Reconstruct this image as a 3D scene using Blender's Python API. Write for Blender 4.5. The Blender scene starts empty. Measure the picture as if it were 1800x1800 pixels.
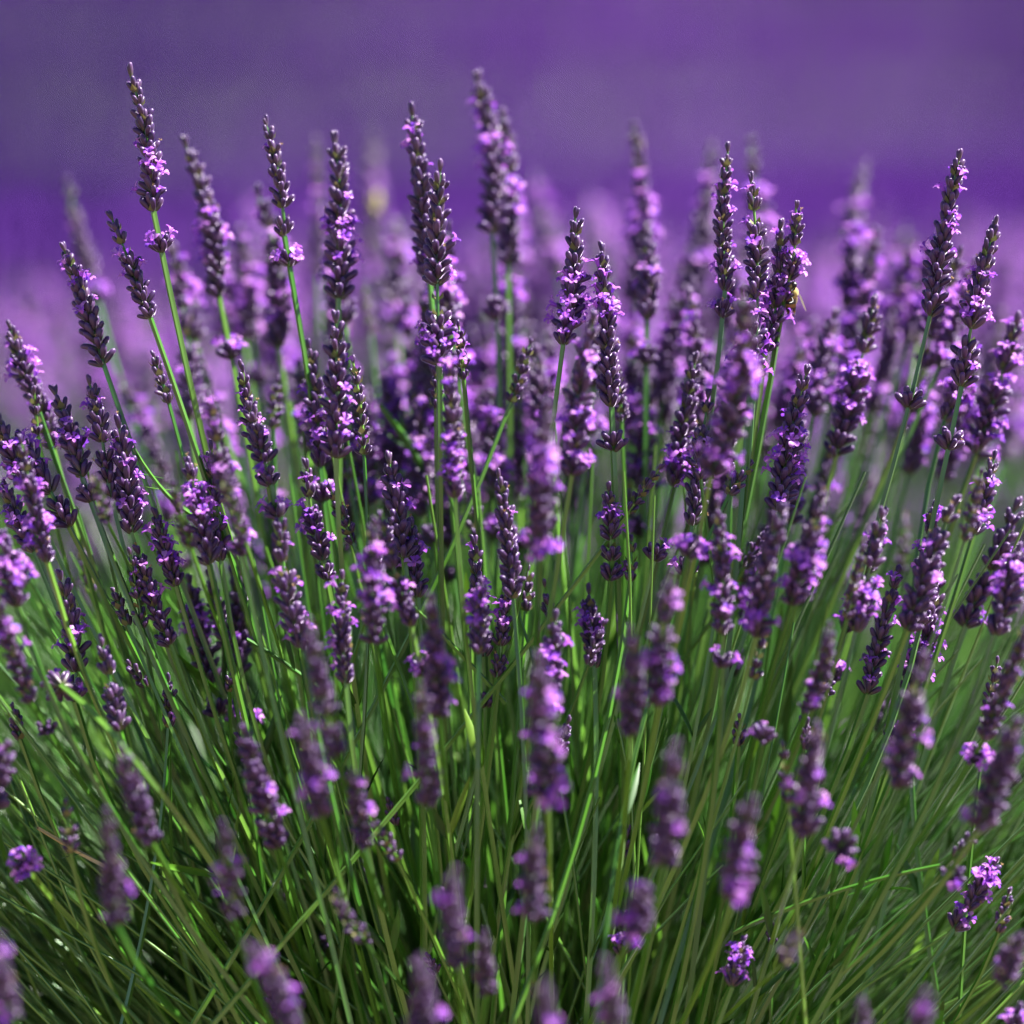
import bpy, math, random
import numpy as np
from mathutils import Vector, Matrix, Quaternion

rng = np.random.default_rng(7)
random.seed(7)
scene = bpy.context.scene
COL = scene.collection
R = math.radians

# ------------------------------------------------------------------ camera
PITCH, DIST, LENS, SENSOR, FSTOP = 10.0, 1.55, 85.0, 24.0, 1.4
CENTRE = Vector((0, 0, 0.50))
FWD = Vector((0, math.cos(R(PITCH)), -math.sin(R(PITCH))))
UP = Vector((0, math.sin(R(PITCH)), math.cos(R(PITCH))))
EYE = CENTRE - FWD * DIST
cam = bpy.data.cameras.new('camera')
cam.lens, cam.sensor_width, cam.sensor_height, cam.sensor_fit = LENS, SENSOR, SENSOR, 'HORIZONTAL'
cam.clip_start, cam.clip_end = 0.05, 2000
cam.dof.use_dof = True
cam.dof.focus_distance = DIST
cam.dof.aperture_fstop = FSTOP
cam_ob = bpy.data.objects.new('camera', cam)
cam_ob.location = EYE
cam_ob.rotation_euler = (R(90 - PITCH), 0, 0)
COL.objects.link(cam_ob)
scene.camera = cam_ob

# ------------------------------------------------------------------ sky and sun
SUN_EL, SUN_AZ = 55.0, 74.0            # azimuth from +Y (away from the camera) towards +X
world = bpy.data.worlds.new('World')
scene.world = world
world.use_nodes = True
wn = world.node_tree.nodes
sky = wn.new('ShaderNodeTexSky')
sky.sky_type = 'NISHITA'
sky.sun_disc = False
sky.sun_elevation = R(SUN_EL)
sky.sun_rotation = R(SUN_AZ)
sky.altitude = 1200
sky.air_density, sky.dust_density, sky.ozone_density = 0.6, 0.15, 1.0
world.node_tree.links.new(sky.outputs[0], wn['Background'].inputs['Color'])
wn['Background'].inputs['Strength'].default_value = 0.05
sun = bpy.data.lights.new('sun', 'SUN')
sun.energy, sun.angle, sun.color = 5.0, R(0.5), (1.0, 0.965, 0.91)
sun_ob = bpy.data.objects.new('sun', sun)
sd = Vector((math.sin(R(SUN_AZ)) * math.cos(R(SUN_EL)), math.cos(R(SUN_AZ)) * math.cos(R(SUN_EL)), math.sin(R(SUN_EL))))
sun_ob.rotation_euler = sd.to_track_quat('Z', 'Y').to_euler()
COL.objects.link(sun_ob)
scene.view_settings.view_transform = 'Standard'
scene.view_settings.look = 'None'
scene.view_settings.exposure = 2.12
scene.view_settings.gamma = 1.0
scene.view_settings.use_curve_mapping = False
scene.render.engine = 'CYCLES'
scene.cycles.use_denoising = True
scene.cycles.use_adaptive_sampling = False
scene.cycles.max_bounces = 6
scene.cycles.diffuse_bounces = 2
scene.cycles.glossy_bounces = 2
scene.cycles.transmission_bounces = 3


def px(x, y, d):
    """The point that stands at photograph pixel (x, y), d metres down the view axis."""
    w = SENSOR / LENS * d / 1800.0
    return EYE + FWD * d + Vector((1, 0, 0)) * ((x - 900) * w) + UP * ((900 - y) * w)


KBLUR = LENS / 1000 / FSTOP * 1800 / (SENSOR / LENS * DIST)


def depth(c):
    """Distance whose blur disc is c photograph pixels across (negative: nearer than the focus)."""
    return DIST / (1 - c / KBLUR)


# ------------------------------------------------------------------ materials
def nodes_of(name):
    m = bpy.data.materials.new(name)
    m.use_nodes = True
    nt = m.node_tree
    nt.nodes.clear()
    out = nt.nodes.new('ShaderNodeOutputMaterial')
    return m, nt, out


def individual_random(nt):
    oi = nt.nodes.new('ShaderNodeObjectInfo')
    ge = nt.nodes.new('ShaderNodeNewGeometry')
    ad = nt.nodes.new('ShaderNodeMath'); ad.operation = 'ADD'
    nt.links.new(oi.outputs['Random'], ad.inputs[0])
    nt.links.new(ge.outputs['Random Per Island'], ad.inputs[1])
    fr = nt.nodes.new('ShaderNodeMath'); fr.operation = 'FRACT'
    nt.links.new(ad.outputs[0], fr.inputs[0])
    return fr.outputs[0]


def ramp(nt, src, stops):
    r = nt.nodes.new('ShaderNodeValToRGB')
    e = r.color_ramp.elements
    while len(e) < len(stops):
        e.new(0.5)
    for k, (p, c) in enumerate(stops):
        e[k].position = p
        e[k].color = (*c, 1)
    nt.links.new(src, r.inputs[0])
    return r.outputs[0]


def mixc(nt, a, b, fac, mode='MIX'):
    m = nt.nodes.new('ShaderNodeMix'); m.data_type = 'RGBA'; m.blend_type = mode
    for sock, v in ((m.inputs[0], fac), (m.inputs[6], a), (m.inputs[7], b)):
        if isinstance(v, (int, float)):
            sock.default_value = v
        elif isinstance(v, tuple):
            sock.default_value = (*v, 1)
        else:
            nt.links.new(v, sock)
    return m.outputs[2]


def surface(name, colour_fn, rough=0.5, spec=0.4, trans=0.0, trans_gain=1.0, sheen=0.0, sheen_rough=0.35, sheen_tint=(1, 1, 1), bump=None):
    m, nt, out = nodes_of(name)
    col = colour_fn(nt)
    p = nt.nodes.new('ShaderNodeBsdfPrincipled')
    nt.links.new(col, p.inputs['Base Color'])
    p.inputs['Roughness'].default_value = rough
    p.inputs['Specular IOR Level'].default_value = spec
    p.inputs['Sheen Weight'].default_value = sheen
    p.inputs['Sheen Roughness'].default_value = sheen_rough
    p.inputs['Sheen Tint'].default_value = (*sheen_tint, 1)
    if bump:
        n = nt.nodes.new('ShaderNodeTexNoise')
        n.inputs['Scale'].default_value = bump[0]
        n.inputs['Detail'].default_value = 4
        tc = nt.nodes.new('ShaderNodeTexCoord')
        nt.links.new(tc.outputs['Object'], n.inputs['Vector'])
        b = nt.nodes.new('ShaderNodeBump')
        b.inputs['Strength'].default_value = bump[1]
        b.inputs['Distance'].default_value = bump[2]
        nt.links.new(n.outputs[0], b.inputs['Height'])
        nt.links.new(b.outputs[0], p.inputs['Normal'])
    last = p.outputs[0]
    if trans > 0:
        t = nt.nodes.new('ShaderNodeBsdfTranslucent')
        nt.links.new(col, t.inputs['Color'])
        mx = nt.nodes.new('ShaderNodeMixShader')
        mx.inputs[0].default_value = trans
        nt.links.new(last, mx.inputs[1])
        nt.links.new(t.outputs[0], mx.inputs[2])
        last = mx.outputs[0]
    nt.links.new(last, out.inputs[0])
    return m


def attr(nt, name):
    a = nt.nodes.new('ShaderNodeAttribute')
    a.attribute_name = name
    return a


def c_calyx(nt):
    t = attr(nt, 'along').outputs['Fac']
    rnd = individual_random(nt)
    dark = ramp(nt, t, [(0.0, (0.075, 0.085, 0.03)), (0.35, (0.056, 0.024, 0.068)), (0.8, (0.046, 0.016, 0.088)), (1.0, (0.085, 0.035, 0.15))])
    pale = ramp(nt, t, [(0.0, (0.10, 0.12, 0.04)), (0.4, (0.085, 0.045, 0.080)), (1.0, (0.12, 0.05, 0.17))])
    f = ramp(nt, rnd, [(0.25, (0, 0, 0)), (0.95, (0.9, 0.9, 0.9))])
    return mixc(nt, dark, pale, f)


def c_petal(nt):
    rnd = individual_random(nt)
    return ramp(nt, rnd, [(0.0, (0.23, 0.055, 0.62)), (0.5, (0.47, 0.125, 0.69)), (1.0, (0.72, 0.33, 0.80))])


def c_wither(nt):
    return ramp(nt, individual_random(nt), [(0.0, (0.30, 0.17, 0.07)), (1.0, (0.45, 0.32, 0.18))])


def c_stalk(nt):
    tc = nt.nodes.new('ShaderNodeTexCoord')
    n = nt.nodes.new('ShaderNodeTexNoise')
    n.inputs['Scale'].default_value = 30
    nt.links.new(tc.outputs['Object'], n.inputs['Vector'])
    a = ramp(nt, individual_random(nt), [(0.0, (0.020, 0.105, 0.006)), (0.6, (0.050, 0.175, 0.011)), (1.0, (0.13, 0.27, 0.03))])
    return mixc(nt, a, (0.08, 0.17, 0.025), ramp(nt, n.outputs[0], [(0.4, (0, 0, 0)), (0.75, (0.6, 0.6, 0.6))]))


def c_leaf(nt):
    return ramp(nt, individual_random(nt), [(0.0, (0.014, 0.058, 0.004)), (0.7, (0.026, 0.10, 0.006)), (0.88, (0.08, 0.21, 0.015)), (1.0, (0.16, 0.28, 0.03))])


def c_bract(nt):
    return ramp(nt, individual_random(nt), [(0.0, (0.10, 0.14, 0.04)), (1.0, (0.20, 0.17, 0.07))])


M = {
    'calyx': surface('lavender calyx', c_calyx, 0.40, 0.5, 0.12, sheen=0.7, sheen_rough=0.2, sheen_tint=(0.85, 0.68, 1.0)),
    'petal': surface('lavender petal', c_petal, 0.5, 0.3, 0.45, sheen=0.15),
    'wither': surface('withered petal', c_wither, 0.7, 0.2, 0.3),
    'stalk': surface('lavender stalk', c_stalk, 0.30, 0.75, 0.0, sheen=0.05),
    'leaf': surface('lavender leaf', c_leaf, 0.40, 0.4, 0.16),
    'bract': surface('lavender bract', c_bract, 0.6, 0.3, 0.2),
}


# ------------------------------------------------------------------ mesh helpers
def make_mesh(name, V, F, mats, along=None, fmat=None, smooth=True):
    me = bpy.data.meshes.new(name)
    V = np.asarray(V, dtype=np.float32)
    if isinstance(F, np.ndarray):
        nf, k = F.shape
        me.vertices.add(len(V)); me.vertices.foreach_set('co', V.ravel())
        me.loops.add(nf * k); me.loops.foreach_set('vertex_index', F.astype(np.int32).ravel())
        me.polygons.add(nf)
        me.polygons.foreach_set('loop_start', (np.arange(nf) * k).astype(np.int32))
        me.polygons.foreach_set('loop_total', np.full(nf, k, dtype=np.int32))
        me.update(calc_edges=True)
    else:
        me.from_pydata([tuple(map(float, v)) for v in V], [], F)
    for m in mats:
        me.materials.append(m)
    if fmat is not None:
        me.polygons.foreach_set('material_index', np.asarray(fmat, dtype=np.int32))
    me.polygons.foreach_set('use_smooth', np.full(len(me.polygons), smooth, dtype=bool))
    if along is not None:
        a = me.attributes.new('along', 'FLOAT', 'POINT')
        a.data.foreach_set('value', np.asarray(along, dtype=np.float32))
    me.update()
    return me


def link(name, me, parent=None, mat=None):
    o = bpy.data.objects.new(name, me)
    COL.objects.link(o)
    if parent is not None:
        o.parent = parent
    if mat is not None:
        o.matrix_basis = mat
    return o


def tag(o, label=None, cat=None, group=None, kind=None):
    if label: o['label'] = label
    if cat: o['category'] = cat
    if group: o['group'] = group
    if kind: o['kind'] = kind
    return o


def tri(F):
    out = []
    for f in F:
        for k in range(1, len(f) - 1):
            out.append((f[0], f[k], f[k + 1]))
    return np.array(out, dtype=np.int32)


def calyx_geo(v):
    g = np.random.default_rng(100 + v)
    prof = [(0.0, 0.09), (0.22, 0.165), (0.6, 0.20), (0.86, 0.185), (0.98, 0.11)]
    n = 6
    V, F, A = [], [], []
    bend = g.normal(0, 0.06, 2)
    ph = g.uniform(0, 6.28)
    for (t, r) in prof:
        for k in range(n):
            a = ph + k * 2 * math.pi / n
            rr = r * (1 + 0.10 * (-1) ** k) * g.uniform(0.95, 1.06)
            V.append((rr * math.cos(a) + bend[0] * t * t, rr * math.sin(a) + bend[1] * t * t, t))
            A.append(t)
    for i in range(len(prof) - 1):
        for k in range(n):
            F.append((i * n + k, i * n + (k + 1) % n, (i + 1) * n + (k + 1) % n, (i + 1) * n + k))
    V.append((bend[0], bend[1], 1.04)); A.append(1.0)
    c = len(V) - 1
    o = (len(prof) - 1) * n
    for k in range(n):
        F.append((o + k, o + (k + 1) % n, c))
    return np.array(V), tri(F), np.array(A)


def floret_geo(v):
    """Two-lipped corolla, unit length: tube along Z, two upper lobes and three lower."""
    g = np.random.default_rng(200 + v)
    V, F = [], []
    n = 5
    for (z, r) in ((0.0, 0.09), (0.38, 0.15)):
        for k in range(n):
            a = k * 2 * math.pi / n + math.pi / 2
            V.append((r * math.cos(a), r * math.sin(a), z))
    for k in range(n):
        F.append((k, (k + 1) % n, n + (k + 1) % n, n + k))
    lobes = [(62, 0.42, 0.36), (118, 0.42, 0.36), (200, 0.32, 0.28), (270, 0.36, 0.34), (340, 0.32, 0.28)]
    for (deg, ln, wd) in lobes:
        a = R(deg + g.uniform(-12, 12))
        ln *= g.uniform(0.85, 1.15); wd *= g.uniform(0.85, 1.1)
        d = np.array((math.cos(a), math.sin(a), 0)); s = np.array((-math.sin(a), math.cos(a), 0)); z = np.array((0, 0, 1.0))
        up = g.uniform(0.1, 0.5)
        b = d * 0.12 + z * 0.36
        rows = [(0.0, 0.32, 0.0), (0.45, 1.0, 0.30), (0.85, 0.85, 0.25), (1.0, 0.3, 0.08 + g.uniform(-.1, .1))]
        st = len(V)
        for (t, w, h) in rows:
            cpt = b + d * ln * t + z * (up * h + 0.12 * t * up)
            V.append(tuple(cpt - s * wd * w * 0.5 + z * 0.05 * w)); V.append(tuple(cpt - z * 0.0)); V.append(tuple(cpt + s * wd * w * 0.5 + z * 0.05 * w))
        for i in range(3):
            for k in range(2):
                q = st + i * 3 + k
                F.append((q, q + 1, q + 4, q + 3))
    return np.array(V), tri(F), np.zeros(len(V))


def coarse_calyx(v):
    g = np.random.default_rng(300 + v)
    V, F, A = [], [], []
    for (t, r) in ((0.0, .10), (0.55, .21), (0.95, .13)):
        for k in range(4):
            a = k * math.pi / 2 + v
            V.append((r * math.cos(a), r * math.sin(a), t)); A.append(t)
    for i in range(2):
        for k in range(4):
            F.append((i * 4 + k, i * 4 + (k + 1) % 4, i * 4 + 4 + (k + 1) % 4, i * 4 + 4 + k))
    V.append((0, 0, 1.04)); A.append(1.0)
    for k in range(4):
        F.append((8 + k, 8 + (k + 1) % 4, 12))
    return np.array(V), tri(F), np.array(A)


def coarse_floret(v):
    V, F = [], []
    for q, (deg, ln, wd) in enumerate(((62, .46, .38), (118, .46, .38), (200, .34, .30), (270, .38, .36), (340, .34, .30))):
        a = R(deg + 7 * v)
        d = np.array((math.cos(a), math.sin(a), 0)); w = np.array((-math.sin(a), math.cos(a), 0)); z = np.array((0, 0, 1.0))
        b = d * .10 + z * .3
        V += [b, b + d * ln * .6 - w * wd * .5 + z * .22, b + d * ln + z * .16, b + d * ln * .6 + w * wd * .5 + z * .22]
        F.append((q * 4, q * 4 + 1, q * 4 + 2, q * 4 + 3))
    return np.array(V), tri(F), np.zeros(len(V))


COARSE_CALYX = [coarse_calyx(v) for v in range(5)]
COARSE_FLORET = [coarse_floret(v) for v in range(5)]
CALYX = [calyx_geo(v) for v in range(5)]
FLORET = [floret_geo(v) for v in range(5)]
WITHER = [(np.array(FLORET[v][0]) * (0.35, 0.35, 0.9), FLORET[v][1], FLORET[v][2]) for v in range(2)]
ME_CALYX = [make_mesh('bud', g[0], g[1], [M['calyx']], g[2]) for g in CALYX]
ME_FLORET = [make_mesh('blossom', g[0], g[1], [M['petal']], g[2]) for g in FLORET]
ME_WITHER = [make_mesh('withered_blossom', g[0], g[1], [M['wither']], g[2]) for g in WITHER]


def tube(points, radii, n=8, square=True, roll=0.0, cap=True):
    """A stalk along points; a lavender stalk is square with a groove down each side."""
    P = np.array(points, dtype=float)
    T = np.gradient(P, axis=0)
    T /= np.linalg.norm(T, axis=1)[:, None]
    ref = np.array((math.cos(roll), math.sin(roll), 0.0))
    V = []
    for i in range(len(P)):
        s = ref - T[i] * np.dot(ref, T[i]); s /= np.linalg.norm(s)
        u = np.cross(T[i], s)
        for k in range(n):
            a = k * 2 * math.pi / n
            r = radii[i] * ((1.14 if k % 2 == 0 else 0.74) if square else 1.0)
            V.append(P[i] + s * r * math.cos(a) + u * r * math.sin(a))
    F = []
    for i in range(len(P) - 1):
        for k in range(n):
            F.append((i * n + k, i * n + (k + 1) % n, (i + 1) * n + (k + 1) % n, (i + 1) * n + k))
    return np.array(V), F


def leaf_geo(length, width, curl=0.15, fold=0.35, seg=6):
    V, F = [], []
    for i in range(seg + 1):
        t = i / seg
        w = width * 0.5 * (math.sin(math.pi * min(1, t * 0.92 + 0.10)) ** 0.7 if 0 < t < 1 else (0.35 if t == 0 else 0.12))
        z = length * t
        y = curl * length * t * t
        V += [(-w, y + fold * w, z), (0, y, z), (w, y + fold * w, z)]
    for i in range(seg):
        for k in range(2):
            q = i * 3 + k
            F.append((q, q + 1, q + 4, q + 3))
    return np.array(V), F


ME_LEAF = []
for v in range(5):
    lv, lf = leaf_geo(1.0, [0.09, 0.11, 0.13, 0.10, 0.16][v], [0.05, 0.2, -0.1, 0.3, 0.1][v])
    ME_LEAF.append(make_mesh('leaf', lv, lf, [M['leaf']]))


def basis(d, roll=0.0):
    """3x3 rotation whose Z is d."""
    d = d / np.linalg.norm(d)
    ref = np.array((0, 0, 1.0)) if abs(d[2]) < 0.95 else np.array((0, 1.0, 0))
    x = np.cross(ref, d); x /= np.linalg.norm(x)
    y = np.cross(d, x)
    c, s = math.cos(roll), math.sin(roll)
    return np.stack((x * c + y * s, -x * s + y * c, d), axis=1)


def whorl(z0, env, lc, count, rot, g, bend, L, tiers=2):
    """Calyces of one whorl: two opposite fans. Returns (pos, dir, scale) rows."""
    out = []
    half = max(2, int(round(count / 2)))
    for s in range(2):
        for j in range(half):
            u = 0 if half == 1 else (j / (half - 1) - 0.5)
            a = rot + s * math.pi + u * R(128) + g.normal(0, 0.10)
            inner = tiers > 1 and (j % 2 == 1) and count > 5
            reach = np.clip((env - 0.0010) / lc, 0.18, 0.86)
            tilt = math.asin(reach) * (0.62 if inner else 1.0) + g.normal(0, 0.09)
            sc = lc * g.uniform(0.86, 1.10)
            z = z0 + (lc * 0.32 if inner else 0) + g.normal(0, lc * 0.05)
            r0 = 0.0008
            q = z * (z - L)
            p = np.array((r0 * math.cos(a) + bend[0] * q, r0 * math.sin(a) + bend[1] * q, z))
            d = np.array((math.sin(tilt) * math.cos(a), math.sin(tilt) * math.sin(a), math.cos(tilt)))
            out.append((p, d, sc))
    return out


def spike_layout(L, RAD, bloom, g, slim=False, lone=False, hot=None):
    lc = float(np.clip(RAD * 1.10, 0.0046, 0.0080))
    bend = g.normal(0, 1.8, 2)
    cal, flo = [], []
    n = 1 if lone else max(2, int(round(L / (lc * (0.95 if RAD > 0.0065 else 1.06)))))
    centres = hot if hot else [g.uniform(0.05, 0.45), g.uniform(0.35, 0.75)]
    tot = []
    for i in range(n):
        t = i / n
        z0 = (L - lc * 0.9) * t + g.normal(0, lc * 0.06)
        if lone: z0 = 0
        env = RAD * (0.80 + 0.22 * math.sin(math.pi * min(1, t * 1.5 + 0.15)) - 0.36 * max(0, t - 0.45) / 0.55) * g.uniform(0.9, 1.08)
        if lone: env = RAD
        count = 8 if t < 0.6 else 6
        if slim: count = 5 if t < 0.7 else 4
        if lone: count = 12
        rot = i * math.pi / 2 + g.normal(0, 0.15)
        sc = lc * (1.0 if t < 0.6 else 1.0 - 0.32 * (t - 0.6) / 0.4)
        if not lone and 0.12 < t < 0.8 and g.random() < 0.07:
            continue
        for c in whorl(max(0, z0), env, sc, count, rot, g, bend, L):
            tot.append((t, c))
    if not lone:
        zt = L - lc * 0.85
        for k in range(3):
            a = k * 2.1 + g.uniform(0, 1)
            d = np.array((0.16 * math.cos(a), 0.16 * math.sin(a), 1.0)); d /= np.linalg.norm(d)
            tot.append((1.0, (np.array((bend[0] * zt * (zt - L), bend[1] * zt * (zt - L), zt + g.normal(0, .0004))), d, lc * g.uniform(.62, .85))))
    w = []
    for (t, c) in tot:
        f = 0.05 + sum(math.exp(-((t - h) / 0.13) ** 2) for h in centres)
        w.append(f if t < 0.93 else 0.0)
    w = np.array(w)
    k = bloom * len(tot) * 0.63
    pr = np.clip(w / max(w.sum(), 1e-6) * k, 0, 0.85) if k > 0 else w * 0
    for (t, c), q in zip(tot, pr):
        cal.append((c[0], c[1], c[2], int(g.integers(5)), g.uniform(0, 6.28)))
        if g.random() < q:
            p = c[0] + c[1] * c[2] * 0.80
            dd = c[1] + np.array((0, 0, -0.25)) * g.uniform(0, 1)
            flo.append((p, dd / np.linalg.norm(dd), 0.0066 * g.uniform(0.75, 1.2) * min(1.05, (lc / 0.0055) ** 0.5), int(g.integers(5)), g.uniform(0, 6.28), False))
        elif g.random() < 0.03:
            flo.append((c[0] + c[1] * c[2] * 0.85, c[1], 0.0045, int(g.integers(2)), 0.0, True))
    return lc, bend, n, cal, flo


def joined(items, geos):
    Vs, Fs, As, off = [], [], [], 0
    for it in items:
        V, F, A = geos[it[3]]
        Vs.append((V * it[2]) @ basis(it[1], it[4]).T + it[0])
        Fs.append(F + off); As.append(A); off += len(V)
    return np.concatenate(Vs), np.concatenate(Fs), np.concatenate(As)


def rachis(L, bend, lc, n, g):
    """The axis of a spike with the papery bracts under its whorls."""
    zs = np.linspace(0, max(L - lc * 0.7, lc * 0.4), 9)
    P = [(bend[0] * z * (z - L), bend[1] * z * (z - L), z) for z in zs]
    V, F = tube(P, np.linspace(0.00085, 0.0005, 9), n=6, square=False)
    V = list(V); fm = [0] * len(F)
    for i in range(n):
        z = (L - lc * 0.9) * i / n if n > 1 else 0.0
        for s in range(2):
            a = i * math.pi / 2 + s * math.pi + g.normal(0, .1)
            d = np.array((math.cos(a), math.sin(a), 0)); q = np.array((-math.sin(a), math.cos(a), 0)); zz = np.array((0, 0, 1.0))
            b = np.array((bend[0] * z * (z - L), bend[1] * z * (z - L), z)) + d * 0.0006
            st = len(V)
            V += [b, b + d * .0014 - q * .0016 + zz * .0012, b + d * .0024 + zz * .0034, b + d * .0014 + q * .0016 + zz * .0012]
            F.append((st, st + 1, st + 2, st + 3)); fm.append(1)
    return np.array(V), F, fm


def mat4(rot, loc, s=1.0):
    m = Matrix.Identity(4)
    for i in range(3):
        for j in range(3):
            m[i][j] = float(rot[i][j] * s)
        m[i][3] = float(loc[i])
    return m


# ------------------------------------------------------------------ one flowering stem
def dress(part, cal, flo, single, coarse=False):
    """Buds and blossoms on a spike or whorl: one by one where they can be picked apart, else joined."""
    if single:
        for (p, d, s, v, r) in cal:
            link('bud', ME_CALYX[v], part, mat4(basis(d, r), p, s))
        for (p, d, s, v, r, old) in flo:
            link('withered_blossom' if old else 'blossom', (ME_WITHER if old else ME_FLORET)[v], part, mat4(basis(d, r), p, s))
    else:
        V, F, A = joined(cal, COARSE_CALYX if coarse else CALYX)
        tag(link('buds', make_mesh('buds', V, F, [M['calyx']], A), part), kind='stuff')
        fl = [f for f in flo if not f[5]]
        if fl:
            V, F, A = joined(fl, COARSE_FLORET if coarse else FLORET)
            tag(link('blossoms', make_mesh('blossoms', V, F, [M['petal']], A), part), kind='stuff')
        fl = [f for f in flo if f[5]]
        if fl:
            V, F, A = joined(fl, WITHER)
            tag(link('withered_blossoms', make_mesh('withered_blossoms', V, F, [M['wither']], A), part), kind='stuff')


BUSH = np.array((0.0, 0.03, 0.0))


def stem_thing(tip, base, width, c, bloom, lw=0, lwb=0.0, slim=False, lone=False, to=None, hot=None, label=None, group=None, seed=0, leafy=None):
    near = c < -8
    if near:
        c *= 0.78
    g = np.random.default_rng(1000 + seed)
    d = depth(c)
    dt = d + (d - DIST) * 0.10 + g.normal(0, 0.004) - (0.022 if near else 0)
    Q = np.array(px(base[0], base[1], d)); Tp = np.array(px(tip[0], tip[1], dt))
    ax = Tp - Q; L = np.linalg.norm(ax); ax = ax / L
    m_px = SENSOR / LENS * d / 1800
    RAD = max(0.0030, (width - 0.38 * abs(c)) * 0.5 * m_px)
    # where the stalk leaves the ground
    if to is not None:
        D = np.array(px(to[0], to[1], d - 0.01)) - Q
        k = (0.02 - Q[2]) / D[2]
        root = Q + D * k
        root[1] = 0.5 * root[1] + 0.5 * (BUSH[1] + 0.3 * (Q[1] - BUSH[1]))
    elif Q[1] < 0.24:
        root = np.array((0.05 * Q[0] + g.normal(0, 0.04), BUSH[1] + 0.25 * (Q[1] - BUSH[1]) + g.normal(0, 0.04), 0.0))
    else:
        root = np.array((0.75 * Q[0] + g.normal(0, 0.05), Q[1] + g.uniform(-0.02, 0.14), 0.0))
    if near and to is None:
        root[1] = 0.07 + g.normal(0, .03)
    root[2] = 0.0
    S = np.linalg.norm(Q - root)
    if lone and tip == base:
        ax = (Q - root) / S
        L = 0.008
    straight = (Q - root) / S
    P1 = root + (straight * 0.9 + np.array((0, 0, 0.1)) + g.normal(0, 0.05, 3)) * S * 0.35
    if to is None and Q[1] < 0.24:               # the stalks rise from a woody crown and then fan out
        P1 = root + np.array((0.12 * Q[0], 0.1 * (Q[1] - root[1]), 0.17)) + g.normal(0, .012, 3)
    P2 = Q - (ax * 0.75 + straight * 0.25) * S * 0.33
    if near:
        P2[1] += 0.07; P1[1] += 0.03
    ts = np.linspace(0, 1, 19)
    pts = np.array([(1 - t) ** 3 * root + 3 * (1 - t) ** 2 * t * P1 + 3 * (1 - t) * t * t * P2 + t ** 3 * Q for t in ts])
    thing = bpy.data.objects.new('lavender_stem', None)
    thing.empty_display_size = 0.02
    thing.location = root
    COL.objects.link(thing)
    tag(thing, label, 'lavender', group)
    rb = 0.00140 * g.uniform(0.85, 1.15) * (0.75 if slim else 1.0)
    V, F = tube(pts - root, np.linspace(rb * 1.15, rb * 0.78, len(pts)), roll=g.uniform(0, 1.5))
    st = link('stalk', make_mesh('stalk', V, F, [M['stalk']], smooth=False), thing)
    single = abs(c) <= 7
    lc, bend, n, cal, flo = spike_layout(L, RAD, bloom * (0.22 if near and tip[1] > 1000 else (.8 if near else g.uniform(.6, 1.2))), g, slim, lone, hot)
    V, F, fm = rachis(L, bend, lc, n, g)
    sp = link('flower_spike', make_mesh('flower_spike', V, F, [M['stalk'], M['bract']], fmat=fm), thing, mat4(basis(ax, g.uniform(0, 6.28)), Q - root))
    dress(sp, cal, flo, single, c > 25)
    # the separate whorl lower down the stalk
    seglen = np.linalg.norm(np.diff(pts, axis=0), axis=1)
    cum = np.concatenate(([0], np.cumsum(seglen)))

    def along(dist_from_top):
        s = cum[-1] - dist_from_top
        return np.array([np.interp(s, cum, pts[:, k]) for k in range(3)])
    if lw:
        a = along(lw * m_px); b = along(max(0.0, lw * m_px - 0.006))
        dr = (b - a) / np.linalg.norm(b - a)
        lc2, bend2, n2, cal2, flo2 = spike_layout(0.006, RAD * 0.98, lwb, g, False, True)
        V, F, fm = rachis(0.0045, (0, 0), lc2, 1, g)
        wh = link('lower_whorl', make_mesh('lower_whorl', V, F, [M['stalk'], M['bract']], fmat=fm), thing, mat4(basis(dr, g.uniform(0, 6.28)), a - root))
        dress(wh, cal2, flo2, single, c > 25)
    # a thin side shoot with a few buds
    if single and not slim and not lone and g.random() < .30:
        s0 = cum[-1] * g.uniform(0.5, 0.8)
        a = np.array([np.interp(s0, cum, pts[:, k]) for k in range(3)])
        b = np.array([np.interp(s0 + 0.005, cum, pts[:, k]) for k in range(3)])
        tg = (b - a) / np.linalg.norm(b - a)
        az = g.choice([0, math.pi]) + g.normal(0, .5)
        dr = tg + np.array((math.cos(az), math.sin(az) * .5, 0)) * g.uniform(.25, .6); dr /= np.linalg.norm(dr)
        ll = g.uniform(.025, .075)
        P = [a - root + dr * ll * t + np.array((0, 0, .18 * ll)) * t * t for t in np.linspace(0, 1, 7)]
        e = P[-1] - P[-2]; e /= np.linalg.norm(e)
        V, F = tube(P, np.linspace(rb * .62, rb * .42, 7), roll=g.uniform(0, 1.5))
        sh = link('side_shoot', make_mesh('side_shoot', V, F, [M['stalk']], smooth=False), thing)
        Bm = basis(e)
        _, _, _, cal3, _ = spike_layout(g.uniform(.010, .024), .0032, 0, g, True)
        for (p, dq, sc, v, r) in cal3:
            link('bud', ME_CALYX[v], sh, mat4(Bm @ basis(dq, r), Bm @ p + P[-1], sc))
        for sgn in (-1, 1):
            d2 = tg * .8 + np.cross(tg, dr) * sgn * .5
            link('leaf', ME_LEAF[int(g.integers(5))], thing, mat4(basis(d2, g.uniform(0, 6.28)), a - root, g.uniform(.012, .024)))
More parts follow.
